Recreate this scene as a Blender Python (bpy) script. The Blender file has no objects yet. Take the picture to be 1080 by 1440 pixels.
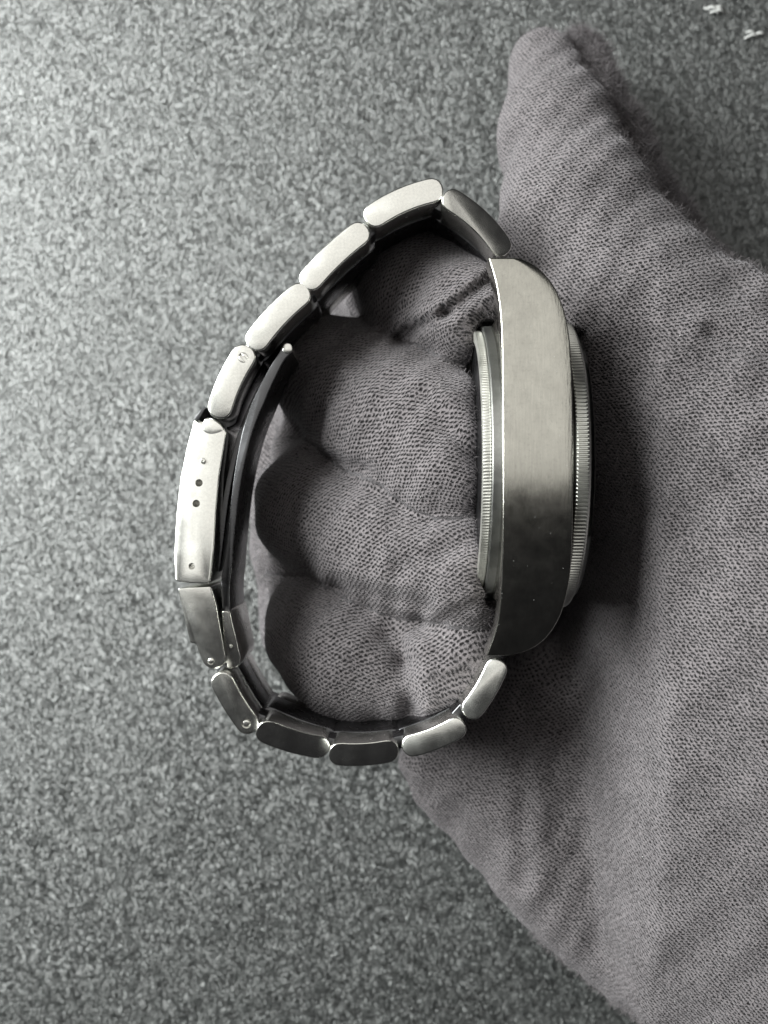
import bpy, bmesh, math, random
import numpy as np
from mathutils import Vector, Matrix
random.seed(4); RNG = np.random.default_rng(4)
C = bpy.context.scene.collection
S = 0.001                      # everything below is written in millimetres
D, F = 130.0, 1534.0           # camera height over the case flank, focal length in photo pixels

# ------------------------------------------------------------------ camera, world, light
cam = bpy.data.cameras.new('camera'); camo = bpy.data.objects.new('camera', cam); C.objects.link(camo)
camo.location = (0, 0, D*S)
cam.sensor_fit = 'HORIZONTAL'; cam.sensor_width = 36.0; cam.lens = F/1080*36.0
cam.clip_start = 0.005; cam.clip_end = 20
cam.dof.use_dof = True; cam.dof.focus_distance = (D+7)*S; cam.dof.aperture_fstop = 32.0
bpy.context.scene.camera = camo
sc = bpy.context.scene
sc.view_settings.view_transform = 'Standard'; sc.view_settings.look = 'None'
sc.view_settings.exposure = 0.0; sc.view_settings.gamma = 1.0
w = bpy.data.worlds.new('World'); sc.world = w; w.use_nodes = True
bg = w.node_tree.nodes['Background']; bg.inputs[0].default_value = (0.92, 0.90, 0.96, 1); bg.inputs[1].default_value = 0.018

def area(name, loc, target, sx, sy, power, col, roll=0.0):
    l = bpy.data.lights.new(name, 'AREA'); l.shape = 'RECTANGLE'; l.size = sx*S; l.size_y = sy*S
    l.energy = power; l.color = col
    o = bpy.data.objects.new(name, l); C.objects.link(o); o.location = Vector(loc)*S
    q = (Vector(target)-Vector(loc)).to_track_quat('-Z', 'Y')
    o.rotation_mode = 'QUATERNION'
    o.rotation_quaternion = q @ Vector((0, 0, 1)).rotation_difference(Vector((0, 0, 1))) @ Matrix.Rotation(roll, 3, 'Z').to_quaternion()
    return o
area('window_light', (-370, 150, 235), (0, -10, -20), 330, 330, 9.6, (0.96, 1.0, 0.97))
area('added_reflection_fill', (15, 250, 480), (15, 250, 0), 470, 530, 0.86, (1.0, 0.985, 0.93))  # added overhead fill, sized to give case and links their bright reflection

# ------------------------------------------------------------------ helpers
def P(px, py, z):
    k = (D-z)/F
    return ((px-540)*k, -(py-720)*k, z)
def P2(px, py, z):
    return P(px, py, z)[:2]

def link_obj(name, me, parent=None, origin=None):
    """vertices of me are world millimetres / 1000; the origin moves to the part's centre"""
    co = np.empty(len(me.vertices)*3); me.vertices.foreach_get('co', co); co = co.reshape(-1, 3)
    c = co.mean(0) if origin is None else np.array(origin)*S
    co = co - c; me.vertices.foreach_set('co', co.ravel()); me.update()
    o = bpy.data.objects.new(name, me); C.objects.link(o)
    base = Vector(c)
    if parent is not None:
        o.parent = parent
        q = parent; off = Vector((0, 0, 0))
        while q is not None:
            off += q.location; q = q.parent
        base = base - off
    o.location = base
    return o

def mesh(name, V, Fc, mat, parent=None, sharp=35, origin=None):
    me = bpy.data.meshes.new(name)
    me.from_pydata([(v[0]*S, v[1]*S, v[2]*S) for v in V], [], Fc)
    bm = bmesh.new(); bm.from_mesh(me); bmesh.ops.recalc_face_normals(bm, faces=bm.faces); bm.to_mesh(me); bm.free()
    me.polygons.foreach_set('use_smooth', [True]*len(me.polygons))
    if sharp: me.set_sharp_from_angle(angle=math.radians(sharp))
    me.materials.append(mat)
    return link_obj(name, me, parent, origin)

def catmull(pts, n=10, closed=False):
    pts = [np.array(p, float) for p in pts]; m = len(pts); out = []
    for i in range(m if closed else m-1):
        if closed: p0, p1, p2, p3 = pts[(i-1) % m], pts[i], pts[(i+1) % m], pts[(i+2) % m]
        else:
            p1, p2 = pts[i], pts[i+1]
            p0 = pts[i-1] if i > 0 else 2*p1-p2
            p3 = pts[i+2] if i+2 < m else 2*p2-p1
        for k in range(n):
            t = k/n
            out.append(0.5*(2*p1+(p2-p0)*t+(2*p0-5*p1+4*p2-p3)*t*t+(3*p1-p0-3*p2+p3)*t**3))
    if not closed: out.append(pts[-1])
    return out

def inset(poly, d):
    n = len(poly); out = []
    A = sum(poly[i][0]*poly[(i+1) % n][1]-poly[(i+1) % n][0]*poly[i][1] for i in range(n))
    s = 1 if A > 0 else -1
    for i in range(n):
        a, b, c = np.array(poly[i-1]), np.array(poly[i]), np.array(poly[(i+1) % n])
        e1 = (b-a)/(np.linalg.norm(b-a)+1e-9); e2 = (c-b)/(np.linalg.norm(c-b)+1e-9)
        n1 = s*np.array((-e1[1], e1[0])); n2 = s*np.array((-e2[1], e2[0]))
        m = n1+n2; m /= (np.linalg.norm(m)+1e-9)
        out.append(b+m*d/max(0.5, float(m @ n1)))
    return out

def prism(poly, z0, z1, bevel=0.2, tilt=(0, 0), dome=0.0):
    """outline extruded from z0 (top) to z1 with rounded rims; tilt leans the top flank"""
    n = len(poly); c = np.mean(np.array(poly), 0)
    rings = []
    for k in range(4):
        a = k/3*math.pi/2
        ins = bevel*(1-math.sin(a)); dz = -bevel*(1-math.cos(a))
        rings.append((inset(poly, ins) if ins > 1e-6 else [np.array(p) for p in poly], z0+dz, True))
    for k in range(3, -1, -1):
        a = k/3*math.pi/2
        ins = bevel*(1-math.sin(a)); dz = bevel*(1-math.cos(a))
        rings.append((inset(poly, ins) if ins > 1e-6 else [np.array(p) for p in poly], z1+dz, False))
    V, Fc = [], []
    for pl, z, top in rings:
        for p in pl:
            zz = z + ((p[0]-c[0])*tilt[0]+(p[1]-c[1])*tilt[1] if top else 0)
            V.append((p[0], p[1], zz))
    for r in range(len(rings)-1):
        for i in range(n):
            j = (i+1) % n
            Fc.append((r*n+i, r*n+j, (r+1)*n+j, (r+1)*n+i))
    Fc.append(tuple(range(n))); Fc.append(tuple(range((len(rings)-1)*n, len(rings)*n)))
    return V, Fc

def joined(*parts):
    V, Fc = [], []
    for v, f in parts:
        o = len(V); V += list(v); Fc += [tuple(i+o for i in q) for q in f]
    return V, Fc

def capsule(a, b, h, bulge, round_=0.85, n=9):
    """stadium outline from a to b (mm), half thickness h, centre line bulged to the left of a->b"""
    a, b = np.array(a), np.array(b); L = np.linalg.norm(b-a); u = (b-a)/L; v = np.array((-u[1], u[0]))
    m = 13
    cl = []
    for i in range(m):
        t = i/(m-1); cl.append(a+u*L*t+v*bulge*(4*t*(1-t)))
    def nrm(i):
        d = cl[min(i+1, m-1)]-cl[max(i-1, 0)]; d /= np.linalg.norm(d); return np.array((-d[1], d[0])), d
    pts = [cl[i]+nrm(i)[0]*h for i in range(m)]
    nb, db = nrm(m-1)
    for k in range(1, n):
        t = math.pi/2-math.pi*k/n
        ct, st = math.cos(t), math.sin(t)
        e = 1.08
        pts.append(cl[-1]+nb*h*math.copysign(abs(st)**(1/e), st)+db*h*round_*abs(ct)**(1/e))
    pts += [cl[i]-nrm(i)[0]*h for i in range(m-1, -1, -1)]
    na, da = nrm(0)
    for k in range(1, n):
        t = -math.pi/2+math.pi*k/n
        ct, st = math.cos(t), math.sin(t)
        e = 1.08
        pts.append(cl[0]+na*h*math.copysign(abs(st)**(1/e), st)-da*h*round_*abs(ct)**(1/e))
    return pts

def lathe_x(profile, cy, cz, n, teeth=None):
    """profile (x, r[, tooth depth]) turned about the x axis through (cy, cz)"""
    V, Fc = [], []
    m = len(profile)
    for i in range(n):
        a = 2*math.pi*i/n
        for p in profile:
            r = p[1]
            if teeth and len(p) > 2: r -= p[2]*teeth[i % len(teeth)]
            V.append((p[0], cy+r*math.sin(a), cz+r*math.cos(a)))
    for i in range(n):
        j = (i+1) % n
        for k in range(m-1):
            Fc.append((i*m+k, j*m+k, j*m+k+1, i*m+k+1))
    if profile[0][1] > 1e-6: Fc.append(tuple(i*m for i in range(n)))
    if profile[-1][1] > 1e-6: Fc.append(tuple(i*m+m-1 for i in range(n-1, -1, -1)))
    return V, Fc

def lathe_z(profile, cx, cy, n=24):
    V, Fc = [], []; m = len(profile)
    for i in range(n):
        a = 2*math.pi*i/n
        for r, z in profile: V.append((cx+r*math.cos(a), cy+r*math.sin(a), z))
    for i in range(n):
        j = (i+1) % n
        for k in range(m-1): Fc.append((i*m+k, j*m+k, j*m+k+1, i*m+k+1))
    if profile[0][0] > 1e-6: Fc.append(tuple(i*m for i in range(n)))
    if profile[-1][0] > 1e-6: Fc.append(tuple(i*m+m-1 for i in range(n)))
    return V, Fc

def drill(o, holes):
    """real holes (x, y, radius, depth from z) cut into part o"""
    bpy.context.view_layer.update()
    V, Fc = joined(*[lathe_z([(r, z+1), (r, z-dep)], x, y, 20) for x, y, z, r, dep in holes])
    cut = mesh('cutter', V, Fc, o.data.materials[0], None, 0)
    md = o.modifiers.new('b', 'BOOLEAN'); md.operation = 'DIFFERENCE'; md.object = cut; md.solver = 'EXACT'
    dg = bpy.context.evaluated_depsgraph_get(); dg.update()
    me = bpy.data.meshes.new_from_object(o.evaluated_get(dg))
    o.modifiers.clear(); o.data = me
    bpy.data.objects.remove(cut)
    me.polygons.foreach_set('use_smooth', [True]*len(me.polygons)); me.set_sharp_from_angle(angle=math.radians(35))

# ------------------------------------------------------------------ node helpers / materials
class NT:
    def __init__(s, name):
        s.m = bpy.data.materials.new(name); s.m.use_nodes = True; s.t = s.m.node_tree; s.t.nodes.clear()
        s.out = s.n('ShaderNodeOutputMaterial'); s.b = s.n('ShaderNodeBsdfPrincipled')
        s.l(s.b.outputs[0], s.out.inputs['Surface'])
    def n(s, t): return s.t.nodes.new(t)
    def l(s, a, b): s.t.links.new(a, b)
    def setv(s, i, v):
        if hasattr(v, 'is_output'): s.l(v, i)
        else: i.default_value = v
    def math(s, op, a, b=None, c=None, clamp=False):
        x = s.n('ShaderNodeMath'); x.operation = op; x.use_clamp = clamp
        s.setv(x.inputs[0], a)
        if b is not None: s.setv(x.inputs[1], b)
        if c is not None: s.setv(x.inputs[2], c)
        return x.outputs[0]
    def noise(s, vec, scale, detail=2, rough=0.5, dist=0.0):
        x = s.n('ShaderNodeTexNoise'); s.l(vec, x.inputs['Vector']); x.inputs['Scale'].default_value = scale
        x.inputs['Detail'].default_value = detail; x.inputs['Roughness'].default_value = rough; x.inputs['Distortion'].default_value = dist
        return x.outputs['Fac']
    def coord(s, kind='Object', scale=(1, 1, 1), rot=(0, 0, 0)):
        tc = s.n('ShaderNodeTexCoord'); mp = s.n('ShaderNodeMapping')
        mp.inputs['Scale'].default_value = scale; mp.inputs['Rotation'].default_value = rot
        s.l(tc.outputs[kind], mp.inputs['Vector']); return mp.outputs[0]
    def ramp(s, fac, stops):
        r = s.n('ShaderNodeValToRGB'); s.l(fac, r.inputs[0])
        e = r.color_ramp.elements
        while len(e) < len(stops): e.new(0.5)
        for k, (p, c) in enumerate(stops):
            e[k].position = p; e[k].color = (*c, 1) if len(c) == 3 else c
        return r.outputs[0]
    def range(s, v, a, b, c, d):
        r = s.n('ShaderNodeMapRange'); s.setv(r.inputs['Value'], v)
        for i, q in zip((1, 2, 3, 4), (a, b, c, d)): r.inputs[i].default_value = q
        return r.outputs[0]
    def bump(s, h, strength, dist, normal=None):
        b = s.n('ShaderNodeBump'); s.l(h, b.inputs['Height']); b.inputs['Strength'].default_value = strength; b.inputs['Distance'].default_value = dist
        if normal is not None: s.l(normal, b.inputs['Normal'])
        return b.outputs[0]

def steel(name, col, rough, grain=(1, 1, 1), gb=0.15, smear=0.12, blot=0.0):
    t = NT(name); b = t.b
    g = t.coord('Object', grain)
    fine = t.noise(g, 1.0, 3, 0.6)
    sm = t.noise(t.coord('Object'), 420, 4, 0.6)
    b.inputs['Metallic'].default_value = 1.0
    base = t.range(sm, 0.3, 0.75, 1.0-smear, 1.0)
    if blot:
        sp = t.noise(t.coord('Object'), 2600, 3, 0.6)
        base = t.math('MULTIPLY', base, t.range(sp, 0.55, 0.72, 1.0, 1.0-blot))
    base = t.math('MULTIPLY', base, t.range(fine, 0.3, 0.7, 0.9, 1.0))
    mx = t.n('ShaderNodeVectorMath'); mx.operation = 'SCALE'; mx.inputs[0].default_value = col; t.l(base, mx.inputs['Scale'])
    t.l(mx.outputs[0], b.inputs['Base Color'])
    t.l(t.range(sm, 0.25, 0.8, rough*0.85, rough*1.25), b.inputs['Roughness'])
    t.l(t.bump(fine, gb, 0.00004), b.inputs['Normal'])
    return t.m

M_CASE = steel('brushed_steel_case', (0.52, 0.51, 0.465), 0.17, (4500, 260, 4500), 0.30, 0.18, 0.10)
M_LINK = steel('brushed_steel_link', (0.80, 0.795, 0.76), 0.24, (3500, 3500, 900), 0.08, 0.05, 0.04)
M_POL = steel('polished_steel', (0.62, 0.61, 0.59), 0.12, (2500, 2500, 2500), 0.04, 0.06)
M_BACK = steel('case_back_steel', (0.80, 0.79, 0.74), 0.42, (2500, 2500, 2500), 0.04, 0.06)
M_BEZEL = steel('bezel_steel', (0.60, 0.60, 0.565), 0.36, (2500, 2500, 2500), 0.04, 0.06)
M_RING = steel('satin_ring_steel', (0.32, 0.32, 0.31), 0.36, (2500, 2500, 2500), 0.04, 0.06)
M_DARK = steel('shade_dark_steel', (0.13, 0.13, 0.137), 0.28, (3500, 3500, 600), 0.10, 0.15)  # steel darkened: shade inside the bracelet loop is put into its colour
t = NT('crystal_glass'); t.b.inputs['Base Color'].default_value = (0.9, 0.92, 0.92, 1); t.b.inputs['Roughness'].default_value = 0.03
t.b.inputs['Transmission Weight'].default_value = 1.0; t.b.inputs['IOR'].default_value = 1.5
M_GLASS = t.m
t = NT('black_dial'); t.b.inputs['Base Color'].default_value = (0.012, 0.012, 0.014, 1); t.b.inputs['Roughness'].default_value = 0.5
M_DIAL = t.m
t = NT('pale_lint'); t.b.inputs['Base Color'].default_value = (0.36, 0.36, 0.355, 1); t.b.inputs['Roughness'].default_value = 0.9
M_LINT = t.m

# mat: dark soft-touch sheet with an embossed pebbly grain
def mat_material():
    t = NT('grained_dark_mat'); b = t.b
    v = t.coord('Object', (1, 1, 1))
    # grain: small glossy facets that lean every way, in two sizes
    def facets(scale, vec, k):
        x = t.n('ShaderNodeTexVoronoi'); x.feature = 'F1'; t.l(vec, x.inputs['Vector']); x.inputs['Scale'].default_value = scale
        a = t.n('ShaderNodeVectorMath'); a.operation = 'MULTIPLY_ADD'; t.l(x.outputs['Color'], a.inputs[0])
        a.inputs[1].default_value = (k, k, 0); a.inputs[2].default_value = (-k/2, -k/2, 0); return a.outputs[0]
    def vadd(a, b_):
        x = t.n('ShaderNodeVectorMath'); x.operation = 'ADD'; t.l(a, x.inputs[0]); t.l(b_, x.inputs[1]); return x.outputs[0]
    fine = t.noise(v, 3200, 2, 0.6)
    mid = t.noise(v, 520, 3, 0.6)
    big = t.noise(v, 60, 3, 0.5)
    geo = t.n('ShaderNodeNewGeometry')
    nv = vadd(vadd(geo.outputs['Normal'], facets(3300, t.coord('Object', (1.4, 0.7, 1), (0, 0, 0.3)), 0.56)), facets(1350, t.coord('Object', (1.15, 0.9, 1), (0, 0, -0.2)), 0.26))
    nn_ = t.n('ShaderNodeVectorMath'); nn_.operation = 'NORMALIZE'; t.l(nv, nn_.inputs[0])
    h = t.math('ADD', t.math('MULTIPLY', fine, 0.5), t.math('MULTIPLY', mid, 0.4))
    t.l(t.bump(h, 1.0, 0.00030, nn_.outputs[0]), b.inputs['Normal'])
    tone = t.math('ADD', t.math('MULTIPLY', mid, 0.55), t.math('MULTIPLY', fine, 0.45))
    col = t.ramp(tone, [(0.38, (0.006, 0.0065, 0.0065)), (0.66, (0.046, 0.049, 0.048))])
    t.l(col, b.inputs['Base Color'])
    t.l(t.range(big, 0.3, 0.7, 0.40, 0.50), b.inputs['Roughness'])
    b.inputs['Specular IOR Level'].default_value = 1.0
    b.inputs['IOR'].default_value = 1.55
    return t.m
M_MAT = mat_material()

def knit_material(name, fuzz=False):
    t = NT(name); b = t.b
    b.inputs['Roughness'].default_value = 0.95; b.inputs['Specular IOR Level'].default_value = 0.12
    b.inputs['Sheen Weight'].default_value = 0.25; b.inputs['Sheen Roughness'].default_value = 0.5
    b.inputs['Sheen Tint'].default_value = (0.8, 0.76, 0.8, 1)
    if fuzz:
        b.inputs['Base Color'].default_value = (0.105, 0.095, 0.099, 1)
        return t.m
    at = t.n('ShaderNodeAttribute'); at.attribute_name = 'knit'
    v3 = at.outputs['Vector']
    ob = t.coord('Object')
    n1 = t.noise(ob, 700, 2); n2 = t.noise(t.coord('Object', (1.1, 0.9, 1)), 640, 2)
    n3 = t.noise(ob, 150, 3)
    yarn = t.noise(ob, 2600, 2, 0.6)
    sp = t.n('ShaderNodeSeparateXYZ'); t.l(v3, sp.inputs[0])
    pu, pv = 0.62, 0.43
    u = t.math('ADD', t.math('MULTIPLY', sp.outputs[0], 1/pu), t.math('MULTIPLY', t.math('SUBTRACT', n1, 0.5), 1.1))
    v = t.math('ADD', t.math('MULTIPLY', sp.outputs[1], 1/pv), t.math('MULTIPLY', t.math('SUBTRACT', n2, 0.5), 1.9))
    j = t.math('FLOOR', v)
    off = t.math('MULTIPLY', t.math('MODULO', j, 2.0), 0.5)
    a = t.math('SUBTRACT', t.math('FRACT', t.math('ADD', u, off)), 0.5)
    bb = t.math('SUBTRACT', t.math('FRACT', v), 0.5)
    b2 = t.math('ADD', bb, t.math('MULTIPLY', a, 0.45))
    d = t.math('SQRT', t.math('ADD', t.math('POWER', t.math('MULTIPLY', a, 2.3), 2.0), t.math('POWER', t.math('MULTIPLY', b2, 2.7), 2.0)))
    d = t.math('ADD', d, t.math('MULTIPLY', t.math('SUBTRACT', yarn, 0.5), 1.9))
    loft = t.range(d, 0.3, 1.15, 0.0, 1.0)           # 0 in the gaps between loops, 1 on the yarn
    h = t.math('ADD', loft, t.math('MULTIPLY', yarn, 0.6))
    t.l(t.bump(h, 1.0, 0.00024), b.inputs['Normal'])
    # shade between the loops is painted in: gaps near black, loops of yarn grey
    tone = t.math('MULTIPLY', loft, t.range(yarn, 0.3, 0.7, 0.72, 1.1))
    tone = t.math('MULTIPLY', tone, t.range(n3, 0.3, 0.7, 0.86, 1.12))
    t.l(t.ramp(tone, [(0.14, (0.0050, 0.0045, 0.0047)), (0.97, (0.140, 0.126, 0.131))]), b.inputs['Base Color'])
    return t.m
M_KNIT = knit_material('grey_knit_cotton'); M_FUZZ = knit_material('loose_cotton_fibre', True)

# ------------------------------------------------------------------ table mat
ZM = -58.0
Vm = [(-900, -900, ZM), (900, -900, ZM), (900, 900, ZM), (-900, 900, ZM)]
mt = mesh('table_mat', Vm, [(0, 1, 2, 3)], M_MAT, None, 0, origin=(0, 0, ZM)); mt['kind'] = 'structure'

# ------------------------------------------------------------------ wristwatch
CY, CZ = 6.55, -19.5
watch = bpy.data.objects.new('wristwatch', None); C.objects.link(watch); watch.location = Vector((0, 0, -40))*S
watch.empty_display_size = 0.02
watch['label'] = 'steel wristwatch with link bracelet, seen from the side, gripped by the gloved fingers'
watch['category'] = 'wristwatch'

def ztop(y): return -3.0*((y-CY)/24.0)**2
def case_pt(px, py):
    y = -(py-720)*D/F
    for _ in range(4): y = -(py-720)*(D-ztop(y))/F
    return P2(px, py, ztop(y))
left = catmull([case_pt(*p) for p in [(687, 362), (698, 402), (704, 450), (706, 510), (707, 640), (706, 780), (703, 850), (697, 885), (684, 923)]], 12)
right = catmull([case_pt(*p) for p in [(727, 362), (745, 369), (762, 381), (779, 402), (791, 428), (799, 461), (803.5, 505), (806, 600), (806, 700), (803.5, 790), (798, 832), (787, 868), (768, 897), (744, 914), (716, 922)]], 12)
left = np.array(left)[::-1]; right = np.array(right)[::-1]          # increasing y
y0, y1 = max(left[0][1], right[0][1]), min(left[-1][1], right[-1][1])
xl = lambda y: float(np.interp(y, left[:, 1], left[:, 0])); xr = lambda y: float(np.interp(y, right[:, 1], right[:, 0]))

def flank(ya, yb, zt, thick, sgn, bev=0.17, n=72, grow=0.0):
    ys = [(ya+yb)/2-(yb-ya)/2*math.cos(math.pi*i/(n-1)) for i in range(n)]
    V, Fc = [], []
    def row(y, yin, dz):
        a, b = xl(y)+grow, xr(y)-grow
        zt_ = zt(y); z2 = zt_-thick*sgn
        s = []
        for k in range(4):
            q = k/3*math.pi/2; s.append((a+bev*(1-math.cos(q)), zt_-sgn*(bev*(1-math.sin(q))+dz)))
        for k in range(1, 4): s.append((a+bev+(b-a-2*bev)*k/4, zt_-sgn*dz))
        for k in range(3, -1, -1):
            q = k/3*math.pi/2; s.append((b-bev*(1-math.cos(q)), zt_-sgn*(bev*(1-math.sin(q))+dz)))
        s.append((b, z2)); s.append((a, z2))
        return [(x, yin, z) for x, z in s]
    rows = []
    for k in (0, 1, 2): q = k/3*math.pi/2; rows.append(row(ys[0], ys[0]-bev*0+bev*(1-math.cos(q))*0.0+0.0, bev*(1-math.sin(q))))
    for k in (0, 1): rows[k] = [(x, y+0.0, z) for x, y, z in rows[k]]
    rows = []
    rows.append(row(ys[0], ys[0], bev)); rows.append(row(ys[0], ys[0]+bev*0.3, bev*0.3)); rows.append(row(ys[0]+bev, ys[0]+bev, 0))
    for y in ys:
        if ys[0]+bev*1.2 < y < ys[-1]-bev*1.2: rows.append(row(y, y, 0))
    rows.append(row(ys[-1]-bev, ys[-1]-bev, 0)); rows.append(row(ys[-1], ys[-1]-bev*0.3, bev*0.3)); rows.append(row(ys[-1], ys[-1], bev))
    m = len(rows[0])
    for r in rows: V += r
    for i in range(len(rows)-1):
        for k in range(m):
            Fc.append((i*m+k, i*m+(k+1) % m, (i+1)*m+(k+1) % m, (i+1)*m+k))
    Fc.append(tuple(range(m))); Fc.append(tuple(range((len(rows)-1)*m, len(rows)*m)))
    return V, Fc
near = flank(y0, y1, ztop, 4.2, 1)
far = flank(y0, y1, lambda y: -39.0-ztop(y), 4.2, -1)
mid = flank(CY-17.6, CY+17.6, lambda y: -3.4, 32.2, 1, 0.1, 40, 0.03)
case = mesh('case', *joined(near, far, mid), M_CASE, watch, 40)

def xz(px, z): return (px-540)*(D-z)/F
# case back: polished chamfer ring, coin-edged screw back
xf0, xf1 = xz(680, -1.4), xz(692.5, -1.4)
xc = xz(706, -0.5)
mesh('back_ring', *lathe_x([(xf1-0.05, 16.5), (xf1-0.05, 18.5), (xf1+0.1, 18.65), (xc+0.4, 18.7), (xc+3, 18.7)], CY, CZ, 160), M_RING, watch, 25)
NB = 280
prof = [(xf0+0.3, 16.2), (xf0-0.05, 16.6), (xf0-0.12, 17.75), (xf0, 18.0, 0.0), (xf0+0.12, 18.05, 0.07), (xf1-0.25, 18.05, 0.07), (xf1-0.1, 17.9, 0.0), (xf1-0.08, 16.6)]
mesh('case_back', *lathe_x(prof, CY, CZ, NB*4, [0, 0, 1, 1]), M_BACK, watch, 28)
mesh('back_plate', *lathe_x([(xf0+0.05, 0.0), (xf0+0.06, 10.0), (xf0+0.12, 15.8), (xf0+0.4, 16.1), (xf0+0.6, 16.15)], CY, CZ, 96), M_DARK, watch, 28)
# bezel with coin edge, crystal and dial
xb0 = xz(808.5, -0.6); xb1 = xz(829, -0.6)
NZ = 250
prof = [(xb0-1.0, 15.0), (xb0-1.0, 17.2), (xb0-0.02, 17.2), (xb0, 18.95), (xb0+0.15, 19.35, 0.0), (xb0+0.3, 19.5, 0.16), (xb1-0.3, 19.5, 0.16), (xb1-0.1, 19.35, 0.0), (xb1, 19.0), (xb1+0.2, 18.85), (xb1+0.32, 18.5), (xb1+0.3, 17.6)]
mesh('bezel', *lathe_x(prof, CY, CZ, NZ*4, [0, 0, 1, 1]), M_BEZEL, watch, 28)
mesh('crystal', *lathe_x([(xb1-0.3, 18.0), (xb1+0.35, 18.35), (xb1+0.75, 18.2), (xb1+1.05, 17.6), (xb1+1.3, 14), (xb1+1.45, 7), (xb1+1.5, 0)], CY, CZ, 96), M_GLASS, watch, 25)
mesh('dial', *lathe_x([(xb1-1.0, 15.3), (xb1-0.8, 15.2), (xb1-0.8, 0)], CY, CZ, 64), M_DIAL, watch, 25)

# bracelet: outer links on both sides, centre links between
ZO = -9.0
#  (a px), (b px), half mm, bulge mm (left of a->b), tilt x, tilt y, extra label
LINKS = [
    dict(a=(639, 286), b=(703, 340), h=1.55, bu=0.45, tilt=(-0.28, 0.0), lab='blue-grey shaded end link', cut=1),
    dict(a=(534, 299), b=(601, 270), h=1.62, bu=0.35, tilt=(0.0, 0.0), ext=0.5),
    dict(a=(442, 387), b=(499, 333), h=1.58, bu=0.22, tilt=(0.0, 0.0), ext=0.5),
    dict(a=(366, 472), b=(416, 419), h=1.58, bu=0.25, tilt=(0.0, 0.0), ext=0.5),
    dict(a=(312, 566), b=(339, 507), h=1.62, bu=0.25, tilt=(0.0, 0.0), ext=0.5, screw=(342, 503)),
    dict(a=(346, 1016), b=(314, 962), h=1.50, bu=0.15, tilt=(0.0, 0.10), pin=(346, 1018)),
    dict(a=(444, 1052), b=(380, 1029), h=1.62, bu=0.2, tilt=(-0.2, 0.30), lab='black-looking shaded outer link'),
    dict(a=(542, 1058), b=(481, 1060), h=1.60, bu=0.2, tilt=(-0.12, 0.26)),
    dict(a=(638, 1025), b=(582, 1049), h=1.45, bu=0.2, tilt=(0.16, -0.02)),
    dict(a=(696, 943), b=(666, 995), h=1.45, bu=0.2, tilt=(0.17, -0.02)),
]
outer = []
for L in LINKS:
    a, b = np.array(P2(*L['a'], ZO)), np.array(P2(*L['b'], ZO))
    e_ = (b-a)/np.linalg.norm(b-a)*L.get('ext', 0.12); a, b = a-e_, b+e_
    L['am'], L['bm'] = a, b
    poly = capsule(a, b, L['h'], L['bu'], 1.0)
    V, Fc = prism(poly, ZO, ZO-6.2, 0.22, L['tilt'])
    o = mesh('outer_link', V, Fc, M_LINK, watch, 40)
    if 'lab' in L: o['label'] = L['lab']
    if 'screw' in L:
        x, y = P2(*L['screw'], ZO)
        drill(o, [(x, y, ZO, 0.66, 0.6)])
        half = []
        for s in (0, 1):
            pts = [(x+0.6*math.cos(t_), y+0.6*math.sin(t_)) for t_ in [math.radians(v_) for v_ in np.linspace(math.degrees(math.asin(0.19/0.6)), 180-math.degrees(math.asin(0.19/0.6)), 14)]]
            an = math.radians(-48)+s*math.pi
            pts = [(x+(p[0]-x)*math.cos(an)-(p[1]-y)*math.sin(an), y+(p[0]-x)*math.sin(an)+(p[1]-y)*math.cos(an)) for p in pts]
            half.append(prism(pts, ZO-0.05, ZO-0.6, 0.05))
        half.append(lathe_z([(0.64, ZO-0.5), (0.64, ZO-0.6)], x, y, 24))
        mesh('screw', *joined(*half), M_LINK, o, 40)
    if 'pin' in L:
        x, y = P2(*L['pin'], ZO)
        zt_ = ZO+(y-np.mean(np.array(poly), 0)[1])*L['tilt'][1]
        drill(o, [(x, y, zt_, 0.62, 0.3)])
        mesh('pin', *lathe_z([(0.0, zt_-0.02), (0.22, zt_+0.0), (0.42, zt_-0.06), (0.5, zt_-0.2), (0.5, zt_-0.7)], x, y, 24), M_LINK, o, 40)
    f = o.copy(); C.objects.link(f); f.parent = watch; f.location = o.location+Vector((0, 0, -14.8*S)); outer.append(o)
    if 'label' in f: del f['label']

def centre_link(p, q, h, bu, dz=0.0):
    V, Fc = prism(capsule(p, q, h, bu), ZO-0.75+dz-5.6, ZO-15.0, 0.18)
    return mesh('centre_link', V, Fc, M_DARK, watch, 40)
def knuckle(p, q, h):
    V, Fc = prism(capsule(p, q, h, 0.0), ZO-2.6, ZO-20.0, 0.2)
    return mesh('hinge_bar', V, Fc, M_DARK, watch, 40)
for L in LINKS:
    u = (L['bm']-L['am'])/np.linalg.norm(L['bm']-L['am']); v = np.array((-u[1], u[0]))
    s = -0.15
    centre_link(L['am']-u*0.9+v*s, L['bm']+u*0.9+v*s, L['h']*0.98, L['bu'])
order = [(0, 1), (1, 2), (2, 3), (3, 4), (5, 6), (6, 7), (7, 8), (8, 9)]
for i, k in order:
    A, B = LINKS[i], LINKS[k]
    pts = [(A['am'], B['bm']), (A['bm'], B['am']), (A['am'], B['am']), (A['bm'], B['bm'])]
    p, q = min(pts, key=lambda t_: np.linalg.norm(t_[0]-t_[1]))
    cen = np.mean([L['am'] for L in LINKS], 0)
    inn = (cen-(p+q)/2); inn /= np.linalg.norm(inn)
    knuckle(p+inn*0.35, q+inn*0.35, 0.85)

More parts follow.
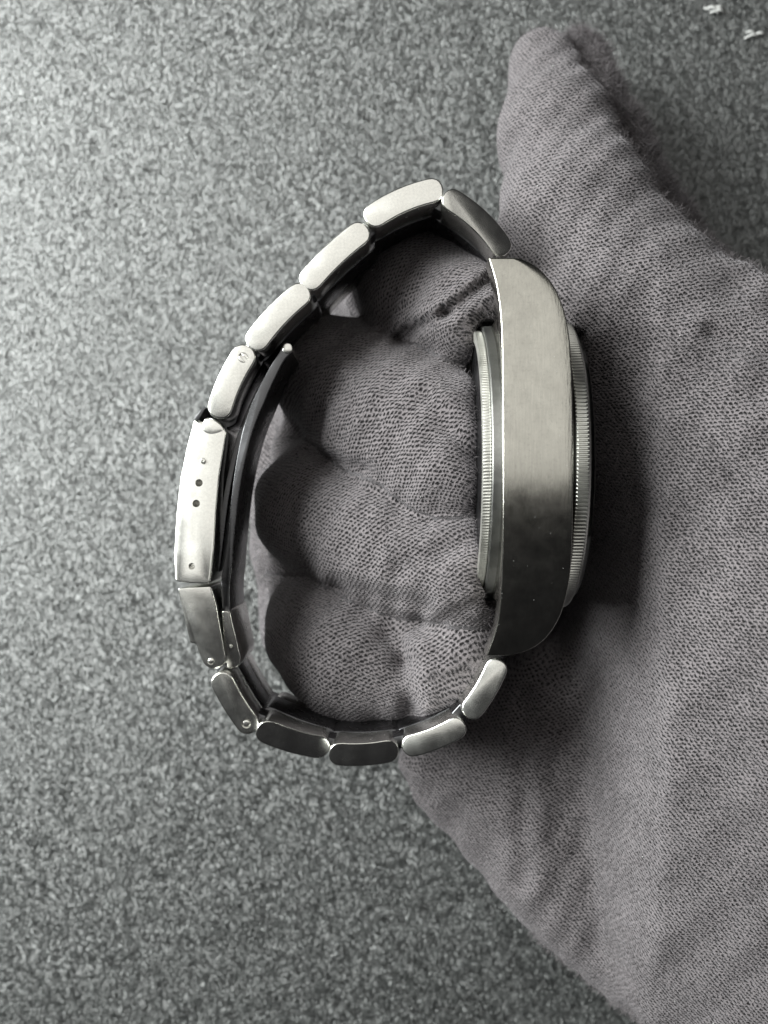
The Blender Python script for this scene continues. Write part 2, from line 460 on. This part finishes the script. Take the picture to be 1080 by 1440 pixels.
# folding clasp: cover, flip lock, blade, lock plate
def poly_px(pts, z, n=0):
    pl = [P2(*p, z) for p in pts]
    return catmull(pl, n, True) if n else [np.array(p) for p in pl]
def rounded(pts, r, n=4):
    out = []; m = len(pts)
    for i in range(m):
        a, b, c = pts[i-1], pts[i], pts[(i+1) % m]
        d1 = (a-b)/np.linalg.norm(a-b); d2 = (c-b)/np.linalg.norm(c-b)
        rr = min(r[i] if isinstance(r, (list, tuple)) else r, 0.48*np.linalg.norm(a-b), 0.48*np.linalg.norm(c-b))
        if rr < 0.02: out.append(b); continue
        s, e = b+d1*rr, b+d2*rr
        for k in range(n+1):
            t_ = k/n; out.append((1-t_)**2*s+2*t_*(1-t_)*b+t_*t_*e)
    return out
ZC = -9.3
cv = poly_px([(271, 589), (296, 594), (318, 604), (315, 622), (308, 668), (304, 720), (302, 770), (297, 820), (272, 820), (248, 817), (246, 780), (248, 725), (253, 672), (261, 630)], ZC)
cover = mesh('clasp_cover', *prism(rounded(cv, [0.15, .3, .6, .3, .3, .3, .3, .5, .3, .4, .3, .3, .3, .3], 3), ZC, ZC-18.5, 0.18, (0.03, -0.09)), M_LINK, watch, 40)
hx = [P2(285, 648, ZC), P2(279.5, 679, ZC), P2(276, 708, ZC), P2(271, 796, ZC)]
drill(cover, [(hx[0][0], hx[0][1], ZC, 0.47, 0.2), (hx[1][0], hx[1][1], ZC, 0.48, 7), (hx[2][0], hx[2][1], ZC, 0.48, 7), (hx[3][0], hx[3][1], ZC, 0.42, 0.2)])
for x, y in (hx[0], hx[3]):
    mesh('pin', *lathe_z([(0.0, ZC-0.1), (0.1, ZC-0.08), (0.14, ZC+0.0), (0.3, ZC-0.02), (0.36, ZC-0.1), (0.36, ZC-0.6)], x, y, 20), M_LINK, cover, 40)
lip = poly_px([(272, 590), (287, 571), (290, 573), (279, 592)], ZC-0.5)
mesh('cover_lip', *prism(lip, ZC-0.35, ZC-18.3, 0.08), M_DARK, watch, 40)
nose = catmull([P2(*p, ZC-1) for p in [(287, 590), (296, 588), (308, 594), (316, 606), (300, 612), (286, 606)]], 4, True)
mesh('clasp_hinge', *prism(nose, ZC-0.7, ZC-18, 0.2), M_LINK, watch, 40)

fl = poly_px([(250, 827), (297, 824), (304, 850), (317, 928), (312, 939), (296, 942), (285, 934), (275, 906), (267, 904)], ZC)
fo = mesh('flip_lock', *prism(rounded(fl, [.3, .4, .3, .9, .8, .8, .9, .15, .15], 4), ZC-0.1, ZC-18.3, 0.16, (-0.02, 0.055)), M_LINK, watch, 40)
fo['label'] = 'darker grey flip lock of the clasp'
x, y = P2(296, 930, ZC); cf = np.mean(np.array(fl), 0); zt_ = ZC-0.1-0.02*(x-cf[0])+0.055*(y-cf[1])
drill(fo, [(x, y, zt_, 0.46, 0.2)])
mesh('pin', *lathe_z([(0.0, zt_+0.03), (0.2, zt_+0.03), (0.36, zt_-0.03), (0.39, zt_-0.1), (0.39, zt_-0.5)], x, y, 20), M_LINK, fo, 40)
lp = poly_px([(313, 858), (324, 859), (338, 926), (335, 939), (319, 941), (317, 925)], ZC-1.2)
lpo = mesh('lock_plate', *prism(rounded(lp, [.3, .3, .4, .4, .3, .3], 3), ZC-1.2, ZC-17, 0.14, (-0.12, 0.12)), M_LINK, watch, 40)
x, y = P2(325, 909, ZC-1.2)
mesh('pin', *lathe_z([(0.0, ZC-0.95), (0.15, ZC-0.96), (0.22, ZC-1.05), (0.22, ZC-1.6)], x, y, 16), M_LINK, lpo, 40)

ZB = -11.2
bl = catmull([P2(*p, ZB) for p in [(404, 490), (388, 514), (367, 556), (350, 600), (338, 650), (330, 700), (325, 750), (321, 790), (317, 822), (318, 858)]], 8)
bl = np.array(bl); tn = np.gradient(bl, axis=0); tn /= np.linalg.norm(tn, axis=1)[:, None]; nn = np.stack([-tn[:, 1], tn[:, 0]], 1)
wd = np.interp(np.linspace(0, 1, len(bl)), [0, 0.06, 0.25, 0.5, 0.7, 0.85, 1], [0.75, 0.55, 0.75, 0.5, 0.42, 0.6, 0.5])[:, None]
strip = list(bl+nn*wd)+[bl[-1]+tn[-1]*0.2]+list((bl-nn*wd)[::-1])+[bl[0]-tn[0]*0.5]
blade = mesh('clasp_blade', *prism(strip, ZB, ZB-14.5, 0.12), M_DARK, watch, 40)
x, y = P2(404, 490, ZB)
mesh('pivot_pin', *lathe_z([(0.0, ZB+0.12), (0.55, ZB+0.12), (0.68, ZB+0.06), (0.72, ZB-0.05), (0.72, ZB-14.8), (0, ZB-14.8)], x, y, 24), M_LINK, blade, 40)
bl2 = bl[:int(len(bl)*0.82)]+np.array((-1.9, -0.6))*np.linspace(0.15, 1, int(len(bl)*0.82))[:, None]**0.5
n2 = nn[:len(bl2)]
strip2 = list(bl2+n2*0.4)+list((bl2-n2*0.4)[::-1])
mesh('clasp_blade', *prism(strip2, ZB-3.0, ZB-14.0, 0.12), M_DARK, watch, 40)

# ------------------------------------------------------------------ glove (signed distance field -> surface)
VX = 0.55
lo = np.array((-30.0, -112.0, -60.0)); hi = np.array((100.0, 84.0, 6.0))
nx, ny, nz = [int(v_) for v_ in np.ceil((hi-lo)/VX)]
gx = (lo[0]+VX*np.arange(nx)).astype(np.float32); gy = (lo[1]+VX*np.arange(ny)).astype(np.float32); gz = (lo[2]+VX*np.arange(nz)).astype(np.float32)

def seg_sdf(X, Y, Z, a, b, ra, rb):
    ab = b-a; L2 = float(ab @ ab)
    t_ = np.clip(((X-a[0])*ab[0]+(Y-a[1])*ab[1]+(Z-a[2])*ab[2])/L2, 0, 1)
    return np.sqrt((X-a[0]-t_*ab[0])**2+(Y-a[1]-t_*ab[1])**2+(Z-a[2]-t_*ab[2])**2)-(ra+(rb-ra)*t_)
def smin(a, b, k):
    h = np.maximum(k-np.abs(a-b), 0)/k
    return np.minimum(a, b)-h*h*k*0.25
def chain(pts, k=3.0):
    """pts: (px, py, z, r)"""
    q = [(np.array(P(p[0], p[1], p[2])), p[3]) for p in pts]
    return q
def chain_sdf(X, Y, Z, q, k=2.5):
    d = None
    for (a, ra), (b, rb) in zip(q[:-1], q[1:]):
        e = seg_sdf(X, Y, Z, a, b, ra, rb)
        d = e if d is None else smin(d, e, k)
    return d
def poly_sdf2(X, Y, poly):
    d = np.full(X.shape, 1e9, np.float32); s = np.ones(X.shape, np.float32)
    n = len(poly)
    for i in range(n):
        a, b = np.array(poly[i]), np.array(poly[i-1])
        e = b-a; wx, wy = X-a[0], Y-a[1]
        t_ = np.clip((wx*e[0]+wy*e[1])/(e @ e), 0, 1)
        d = np.minimum(d, (wx-e[0]*t_)**2+(wy-e[1]*t_)**2)
        c1 = Y >= a[1]; c2 = Y < b[1]; c3 = e[0]*wy > e[1]*wx
        flip = (c1 & c2 & c3) | (~c1 & ~c2 & ~c3)
        s = np.where(flip, -s, s)
    return s*np.sqrt(d)
def sstep(x, a, b):
    t_ = np.clip((x-a)/(b-a), 0, 1); return t_*t_*(3-2*t_)

FING = [
    chain([(700, 520, -53, 8), (500, 430, -53, 8), (535, 395, -40, 7.6), (598, 412, -28, 8.4), (655, 436, -20.5, 7.4)]),
    chain([(760, 640, -52, 8), (448, 560, -51, 8), (470, 528, -31, 8.4), (548, 588, -24, 9.3), (630, 662, -17, 7.4)]),
    chain([(760, 780, -52, 8), (428, 712, -51, 8), (448, 716, -31, 8.9), (540, 752, -24.5, 9.6), (655, 800, -17, 8.0)]),
    chain([(760, 930, -52, 8), (440, 882, -51, 8), (456, 888, -31, 8.3), (495, 925, -27, 9.0), (545, 948, -25, 6.8)]),
]
TAIL = chain([(578, 972, -28, 5.4), (625, 938, -20.5, 6.2), (655, 905, -17.5, 4.9)])
PAD = chain([(555, 575, -28, 8.6), (630, 590, -19, 7.0)])
GAPS = [chain([(430, 632, -37, 5.0), (520, 668, -31, 4.0)]), chain([(420, 806, -37, 5.2), (520, 836, -30, 4.4)])]
FILL = chain([(545, 890, -27, 6.2), (650, 890, -25, 6.2)])
WEB = chain([(440, 520, -52, 6), (402, 640, -52, 5.5), (404, 780, -51, 5.5), (430, 900, -54, 6)])
THUMB = chain([(765, 92, -43, 5.6), (786, 195, -34, 7.8), (816, 315, -26, 10.4), (872, 450, -24, 13.8), (985, 590, -26, 20.0)])
SEAM = chain([(815, 74, -45.5, 3.3), (870, 190, -39, 3.6), (934, 322, -33.5, 3.9), (1004, 420, -30, 4.3), (1085, 492, -28, 4.8)])
PALM = [P2(*p, -32) for p in [(748, 985), (742, 1170), (775, 1305), (880, 1395), (1010, 1480), (1200, 1640), (1420, 1640), (1420, 560), (1110, 520), (1000, 430), (870, 440), (822, 600), (818, 850), (780, 950)]]
EDGE = [P2(*p, -42) for p in [(560, 1070), (585, 1125), (640, 1180), (740, 1290), (860, 1390), (1010, 1490), (1010, 1000), (740, 900), (620, 960)]]

CREASES = [  # from, to (photo px), depth mm, half width mm, lowest z
    ((560, 474), (628, 440), 0.8, 0.8, -38), ((628, 440), (692, 392), 0.8, 0.8, -38),
    ((548, 892), (572, 932), 0.42, 1.3, -34), ((572, 932), (577, 992), 0.55, 1.2, -36),
    ((430, 636), (520, 660), 0.5, 0.8, -38), ((455, 655), (600, 735), 0.3, 0.8, -36), ((470, 820), (600, 850), 0.45, 1.0, -36),
    ((450, 590), (520, 500), 0.3, 1.1, -38), ((600, 560), (660, 640), 0.35, 1.2, -34), ((560, 800), (660, 760), 0.4, 1.2, -34),
    ((470, 540), (560, 620), 0.3, 1.3, -36), ((620, 872), (676, 846), 0.3, 0.8, -30), ((600, 965), (660, 945), 0.35, 0.9, -34),
    ((738, 985), (735, 1240), 0.5, 1.3, -45), ((905, 480), (1075, 560), 0.5, 1.6, -30), ((1000, 470), (1080, 500), 0.6, 1.4, -30),
    ((640, 1150), (680, 1060), 0.2, 1.5, -45), ((800, 1010), (860, 930), 0.4, 1.8, -30), ((1010, 640), (1080, 720), 0.3, 1.8, -30)]

def glove_sdf(X, Y, Z, full=False):
    ds = [chain_sdf(X, Y, Z, q) for q in FING]
    tail = chain_sdf(X, Y, Z, TAIL)
    ds[1] = smin(ds[1], chain_sdf(X, Y, Z, PAD), 4.0)
    ds[3] = smin(smin(ds[3], FILL and chain_sdf(X, Y, Z, FILL), 1.5), tail, 1.2)
    th = chain_sdf(X, Y, Z, THUMB, 6)
    x2, y2 = X[:, :, :1], Y[:, :, :1]
    seam = chain_sdf(X, Y, Z, SEAM)+0.35*np.sin(1.3*X+1.1*Y)*np.sin(0.9*Y-0.6*Z)
    th = smin(th, seam, 1.2)
    web = chain_sdf(X, Y, Z, WEB)
    d2 = poly_sdf2(x2, y2, PALM)
    top = -21.0+17.5*sstep(x2, 28.0, 36.0)+7.5*sstep(x2, 32, 60)-9*sstep(-y2, 18, 70)-5.0*np.exp(-((x2-56)**2+(y2-22)**2)/500)
    bot = -54.0
    r = 13.0
    zc, hh = (top+bot)/2, (top-bot)/2
    w_ = (d2+26.0)*0.5; v_ = np.abs(Z-zc)-(hh-r)
    pa = np.sqrt(np.maximum(w_, 0)**2+np.maximum(v_, 0)**2)+np.minimum(np.maximum(w_, v_), 0)-r
    d3 = poly_sdf2(x2, y2, EDGE)
    top = -27.0-5.0*sstep(-x2, -22, -8); r = 8.5
    zc, hh = (top-55.0)/2, (top+55.0)/2
    w_ = d3+r; v_ = np.abs(Z-zc)-(hh-r)
    ed = np.sqrt(np.maximum(w_, 0)**2+np.maximum(v_, 0)**2)+np.minimum(np.maximum(w_, v_), 0)-r
    body = smin(smin(smin(th, pa, 7.0), ed, 3.0), web, 2.0)
    parts = ds+[body]
    d = ds[0]
    for e in ds[1:]: d = smin(d, e, 1.4)
    for q in GAPS: d = smin(d, chain_sdf(X, Y, Z, q), 3.0)
    d = smin(d, body, 3.0)
    # the cloth is pressed flat where it meets the watch
    rr = np.sqrt((Y-CY)**2+(Z-CZ)**2)
    cyl = np.maximum(np.maximum(12.4-X, X-26.3), rr-18.9)
    box = np.maximum(np.maximum(13.6-X, X-22.9), np.maximum(np.abs(Y-CY)-19, np.abs(Z+19.5)-19.6))
    d = -smin(-d, smin(cyl, box, 1.5), 1.6)
    # slack cloth: gentle puckers and a few folds
    nz_ = (0.22*np.sin(0.55*X+0.32*Y+1.3*np.sin(0.17*Y))*np.sin(0.41*Y-0.2*Z+0.9*np.sin(0.2*X))
           + 0.14*np.sin(0.9*X-0.7*Y+0.5*Z+2*np.sin(0.23*X)))
    d = d+nz_
    # creases: grooves with a raised lip where the cloth is folded, on the cloth seen from above
    kx, ky = 540+X*F/(D-Z), 720-Y*F/(D-Z)
    for p, q, am, wd_, zlo in CREASES:
        ex, ey = q[0]-p[0], q[1]-p[1]; L2 = ex*ex+ey*ey
        tt = ((kx-p[0])*ex+(ky-p[1])*ey)/L2; tc = np.clip(tt, 0, 1)
        c = np.sqrt((kx-p[0]-tc*ex)**2+(ky-p[1]-tc*ey)**2)/10.0
        sd_ = np.sign((kx-p[0])*ey-(ky-p[1])*ex)
        fade = sstep(Z, zlo, zlo+6)
        d = d+fade*(1.3*am*np.exp(-(c/wd_)**2)-0.8*am*np.exp(-((c-2.0*wd_)/(1.1*wd_))**2)*np.where(sd_ > 0, 1.0, 0.35))
    return (d, parts) if full else d

Dg = np.empty((nx, ny, nz), np.float32)
for i in range(0, nx, 40):                                  # slab by slab to keep memory low
    X, Y, Z = np.meshgrid(gx[i:i+40], gy, gz, indexing='ij')
    Dg[i:i+40] = glove_sdf(X, Y, Z)

def surface_nets(Dg):
    ins = Dg < 0
    c = np.zeros(tuple(s-1 for s in Dg.shape), np.int8)
    for a in (0, 1):
        for b in (0, 1):
            for e in (0, 1):
                c += ins[a:Dg.shape[0]-1+a, b:Dg.shape[1]-1+b, e:Dg.shape[2]-1+e]
    act = np.argwhere((c > 0) & (c < 8))
    idx = -np.ones(c.shape, np.int32); idx[tuple(act.T)] = np.arange(len(act))
    acc = np.zeros((len(act), 3)); cnt = np.zeros(len(act))
    corners = [(a, b, e) for a in (0, 1) for b in (0, 1) for e in (0, 1)]
    for p in corners:
        for ax in range(3):
            if p[ax]: continue
            q = list(p); q[ax] = 1; q = tuple(q)
            d0 = Dg[act[:, 0]+p[0], act[:, 1]+p[1], act[:, 2]+p[2]]; d1 = Dg[act[:, 0]+q[0], act[:, 1]+q[1], act[:, 2]+q[2]]
            m = (d0 < 0) != (d1 < 0)
            t_ = np.where(m, d0/(d0-d1+1e-12), 0)
            pos = np.tile(np.array(p, float), (len(act), 1)); pos[:, ax] += t_
            acc[m] += pos[m]; cnt[m] += 1
    V = act+acc/cnt[:, None]
    Fq = []
    for ax in range(3):
        o1, o2 = [(1, 2), (2, 0), (0, 1)][ax]
        sl0 = [slice(None)]*3; sl1 = [slice(None)]*3
        sl0[ax] = slice(0, -1); sl1[ax] = slice(1, None)
        e = np.argwhere(ins[tuple(sl0)] != ins[tuple(sl1)])
        ok = (e[:, o1] > 0) & (e[:, o2] > 0) & (e[:, o1] < Dg.shape[o1]-1) & (e[:, o2] < Dg.shape[o2]-1)
        e = e[ok]
        def at(d1, d2):
            k = e.copy(); k[:, o1] -= d1; k[:, o2] -= d2
            return idx[k[:, 0], k[:, 1], k[:, 2]]
        q = np.stack([at(0, 0), at(1, 0), at(1, 1), at(0, 1)], 1)
        fl_ = ins[e[:, 0], e[:, 1], e[:, 2]]
        q[~fl_] = q[~fl_][:, ::-1]
        Fq.append(q)
    return V, np.concatenate(Fq)
Dg[0], Dg[-1], Dg[:, 0], Dg[:, -1], Dg[:, :, 0], Dg[:, :, -1] = [np.float32(1)]*6
Vg, Fq = surface_nets(Dg)
Vg = lo+Vg*VX
for _ in range(2):                                          # light relax
    acc = np.zeros_like(Vg); cnt = np.zeros(len(Vg))
    for k in range(4):
        np.add.at(acc, Fq[:, k], Vg[Fq[:, (k+1) % 4]]); np.add.at(cnt, Fq[:, k], 1)
        np.add.at(acc, Fq[:, k], Vg[Fq[:, k-1]]); np.add.at(cnt, Fq[:, k], 1)
    Vg = 0.5*Vg+0.5*acc/np.maximum(cnt, 1)[:, None]

# knit coordinates: along / around each finger, across / along the palm
X, Y, Z = [Vg[:, i].reshape(-1, 1, 1) for i in range(3)]
_, parts = glove_sdf(X, Y, Z, True)
which = np.argmin(np.stack([p.ravel() for p in parts]), 0)
uv = np.zeros((len(Vg), 3), np.float32)
xx, yy, zz = Vg.T
th_ = 0.10+0.004*(yy-10)
ang = np.where(yy > -10, 0.004*(yy+10), 0.009*(yy+10))
ang = np.clip(ang, -0.7, 0.5)
uv[:, 0] = xx*1.0+0.12*yy+0.5*zz*0.6
uv[:, 1] = yy+0.004*(xx-45)**2-0.12*xx+0.25*zz
low = sstep(-yy, 22, 45)                                     # lower palm: wales turn upright
for f, q in enumerate(FING):
    m = which == f
    p = Vg[m]
    a, b = q[-3][0], q[-1][0]
    ab = b-a; L = np.linalg.norm(ab); ax = ab/L
    e1 = np.cross(ax, (0, 0, 1.0)); e1 /= np.linalg.norm(e1); e2 = np.cross(e1, ax)
    rel = p-a; uu = rel @ ax; v1 = rel @ e1; v2 = rel @ (-e2 if e2[2] < 0 else e2)
    vv = np.arctan2(v1, np.maximum(v2+4.0, 1.5))*11.0
    uu = uu+0.9*np.minimum(0, p[:, 2]+20.0)*np.where(uu < 4, 1.0, 0.0)
    if f in (2, 3): uv[m, 0] = uu; uv[m, 1] = vv
    else: uv[m, 0] = vv; uv[m, 1] = uu

def np_mesh(name, V, Fc, mat):
    me = bpy.data.meshes.new(name)
    n, k = Fc.shape
    me.vertices.add(len(V)); me.vertices.foreach_set('co', (V*S).astype(np.float32).ravel())
    me.loops.add(n*k); me.loops.foreach_set('vertex_index', Fc.astype(np.int32).ravel())
    me.polygons.add(n); me.polygons.foreach_set('loop_start', np.arange(0, n*k, k, dtype=np.int32))
    me.polygons.foreach_set('use_smooth', np.ones(n, bool))
    me.update(calc_edges=True); me.validate(); me.materials.append(mat)
    return me
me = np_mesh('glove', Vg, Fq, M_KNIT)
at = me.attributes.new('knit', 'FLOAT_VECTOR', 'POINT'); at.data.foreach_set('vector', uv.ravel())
nor = np.empty(len(Vg)*3, np.float32); me.vertices.foreach_get('normal', nor); nor = nor.reshape(-1, 3).astype(float)
glove = link_obj('glove', me, None, origin=(45, -10, -57))
glove['label'] = 'worn grey knitted cotton glove on a hand, fingers pushed through the watch bracelet'
glove['category'] = 'glove'

# loose cotton fibres standing off the cloth
vis = np.where((Vg[:, 2] > -50) & (nor[:, 2] > -0.45) & (Vg[:, 0] < 75) & (Vg[:, 1] > -95))[0]
edge = vis[(nor[vis, 2] < 0.45) & (Vg[vis, 0] > 22)]
tips = vis[(which[vis] < 4) & (Vg[vis, 0] > 6)]
sdv = chain_sdf(X, Y, Z, SEAM).ravel()
sm_ = np.where((sdv < 0.5) & (nor[:, 2] > -0.5))[0]
pick = np.concatenate([RNG.choice(vis, 26000), RNG.choice(edge, 26000), RNG.choice(tips, 7000), RNG.choice(sm_, 14000)])
ln = np.concatenate([RNG.uniform(0.25, 0.75, 26000), RNG.uniform(0.4, 1.25, 26000), RNG.uniform(0.3, 1.0, 7000), RNG.uniform(0.6, 2.1, 14000)])
n_ = len(pick)
base = Vg[pick]+RNG.normal(0, 0.15, (n_, 3)); nr = nor[pick]
dr = nr+RNG.normal(0, 0.75, (n_, 3)); dr /= np.linalg.norm(dr, axis=1)[:, None]
dr2 = dr+RNG.normal(0, 0.7, (n_, 3)); dr2 /= np.linalg.norm(dr2, axis=1)[:, None]
sd = np.cross(dr, RNG.normal(0, 1, (n_, 3))); sd /= np.linalg.norm(sd, axis=1)[:, None]+1e-9
wd_ = RNG.uniform(0.016, 0.034, n_)[:, None]
base = base-nr*0.1
p1 = base+dr*(ln*0.55)[:, None]; p2 = p1+dr2*(ln*0.5)[:, None]
HV = np.stack([base-sd*wd_, base+sd*wd_, p1-sd*wd_, p1+sd*wd_, p2-sd*wd_*0.4, p2+sd*wd_*0.4], 1).reshape(-1, 3)
o6 = np.arange(n_)[:, None]*6
HF = np.concatenate([o6+np.array([[0, 1, 3, 2]]), o6+np.array([[2, 3, 5, 4]])])
fz = link_obj('fuzz', np_mesh('fuzz', HV, HF, M_FUZZ), glove, origin=(45, -10, -57)); fz['kind'] = 'stuff'

# pale lint caught on the cloth and dust on the watch
def specks(centres, sizes, mat):
    V, Fc = [], []
    for c, s in zip(centres, sizes):
        o = len(V)
        pts = np.array([(1, 0, 0), (-1, 0, 0), (0, 1, 0), (0, -1, 0), (0, 0, 1), (0, 0, -1)], float)*RNG.uniform(0.4, 1.3, (6, 1))*s
        V += [tuple(np.array(c)+p) for p in pts]
        Fc += [tuple(o+i for i in q) for q in [(0, 2, 4), (2, 1, 4), (1, 3, 4), (3, 0, 4), (2, 0, 5), (1, 2, 5), (3, 1, 5), (0, 3, 5)]]
    return V, Fc
up = vis[(nor[vis, 2] > 0.3)]
pk = RNG.choice(up, 130)
o = mesh('lint', *specks(Vg[pk]+nor[pk]*0.12, RNG.uniform(0.05, 0.13, 130), M_LINT), M_LINT, glove, 0); o['kind'] = 'stuff'
cs = []
for _ in range(38):
    y = RNG.uniform(y0+2, y1-2); x = RNG.uniform(xl(y)+0.3, xr(y)-0.3) if RNG.random() < 0.6 else xl(y)+RNG.uniform(0.05, 0.25)
    cs.append((x, y, ztop(y)+0.0))
o = mesh('dust', *specks(cs, RNG.uniform(0.025, 0.06, 38), M_LINT), M_LINT, watch, 0); o['kind'] = 'stuff'

for px, py, lab, sx in [(1003, 12, 'blurred white lint fleck lying on the mat near the top edge', 3.2), (1064, 48, 'blurred white lint fleck on the mat close to the right edge', 2.2)]:
    c = np.array(P(px, py, ZM+0.5)); prt = []
    for q in range(3):                                     # torn scraps of thin tissue, each a bent strip
        L_, W_ = RNG.uniform(0.7, 1.1)*sx, RNG.uniform(0.35, 0.6); a_ = RNG.uniform(-0.5, 0.25); o_ = c+np.array((RNG.normal(0, sx*0.35), RNG.normal(0, 0.35), 0.05*q))
        V = []; Fc = []
        for k in range(8):
            t_ = k/7-0.5; wk = W_*(1-1.6*t_*t_)*RNG.uniform(0.75, 1.15)
            for sgn_ in (-1, 1):
                for zz in (0, 0.06):
                    lx, ly = t_*L_, sgn_*wk*0.5+0.25*math.sin(4*t_+q)
                    V.append((o_[0]+lx*math.cos(a_)-ly*math.sin(a_), o_[1]+lx*math.sin(a_)+ly*math.cos(a_), o_[2]+zz+0.25*math.sin(5*t_+q)))
        for k in range(7):
            b0, b1 = k*4, k*4+4
            for m_, n2_ in ((0, 1), (1, 3), (3, 2), (2, 0)): Fc.append((b0+m_, b0+n2_, b1+n2_, b1+m_))
        Fc += [(0, 1, 3, 2), (28, 29, 31, 30)]
        prt.append((V, Fc))
    V, Fc = joined(*prt)
    o = mesh('lint_fleck', V, Fc, M_LINT, None, 0); o['label'] = lab; o['category'] = 'lint'; o['group'] = 'lint flecks on the mat'

pts = [(RNG.uniform(-75, 75), RNG.uniform(-100, 100), ZM+0.03) for _ in range(90)]
o = mesh('mat_dust', *specks(pts, RNG.uniform(0.04, 0.14, 90)**1.0, M_LINT), M_LINT, None, 0); o['kind'] = 'stuff'
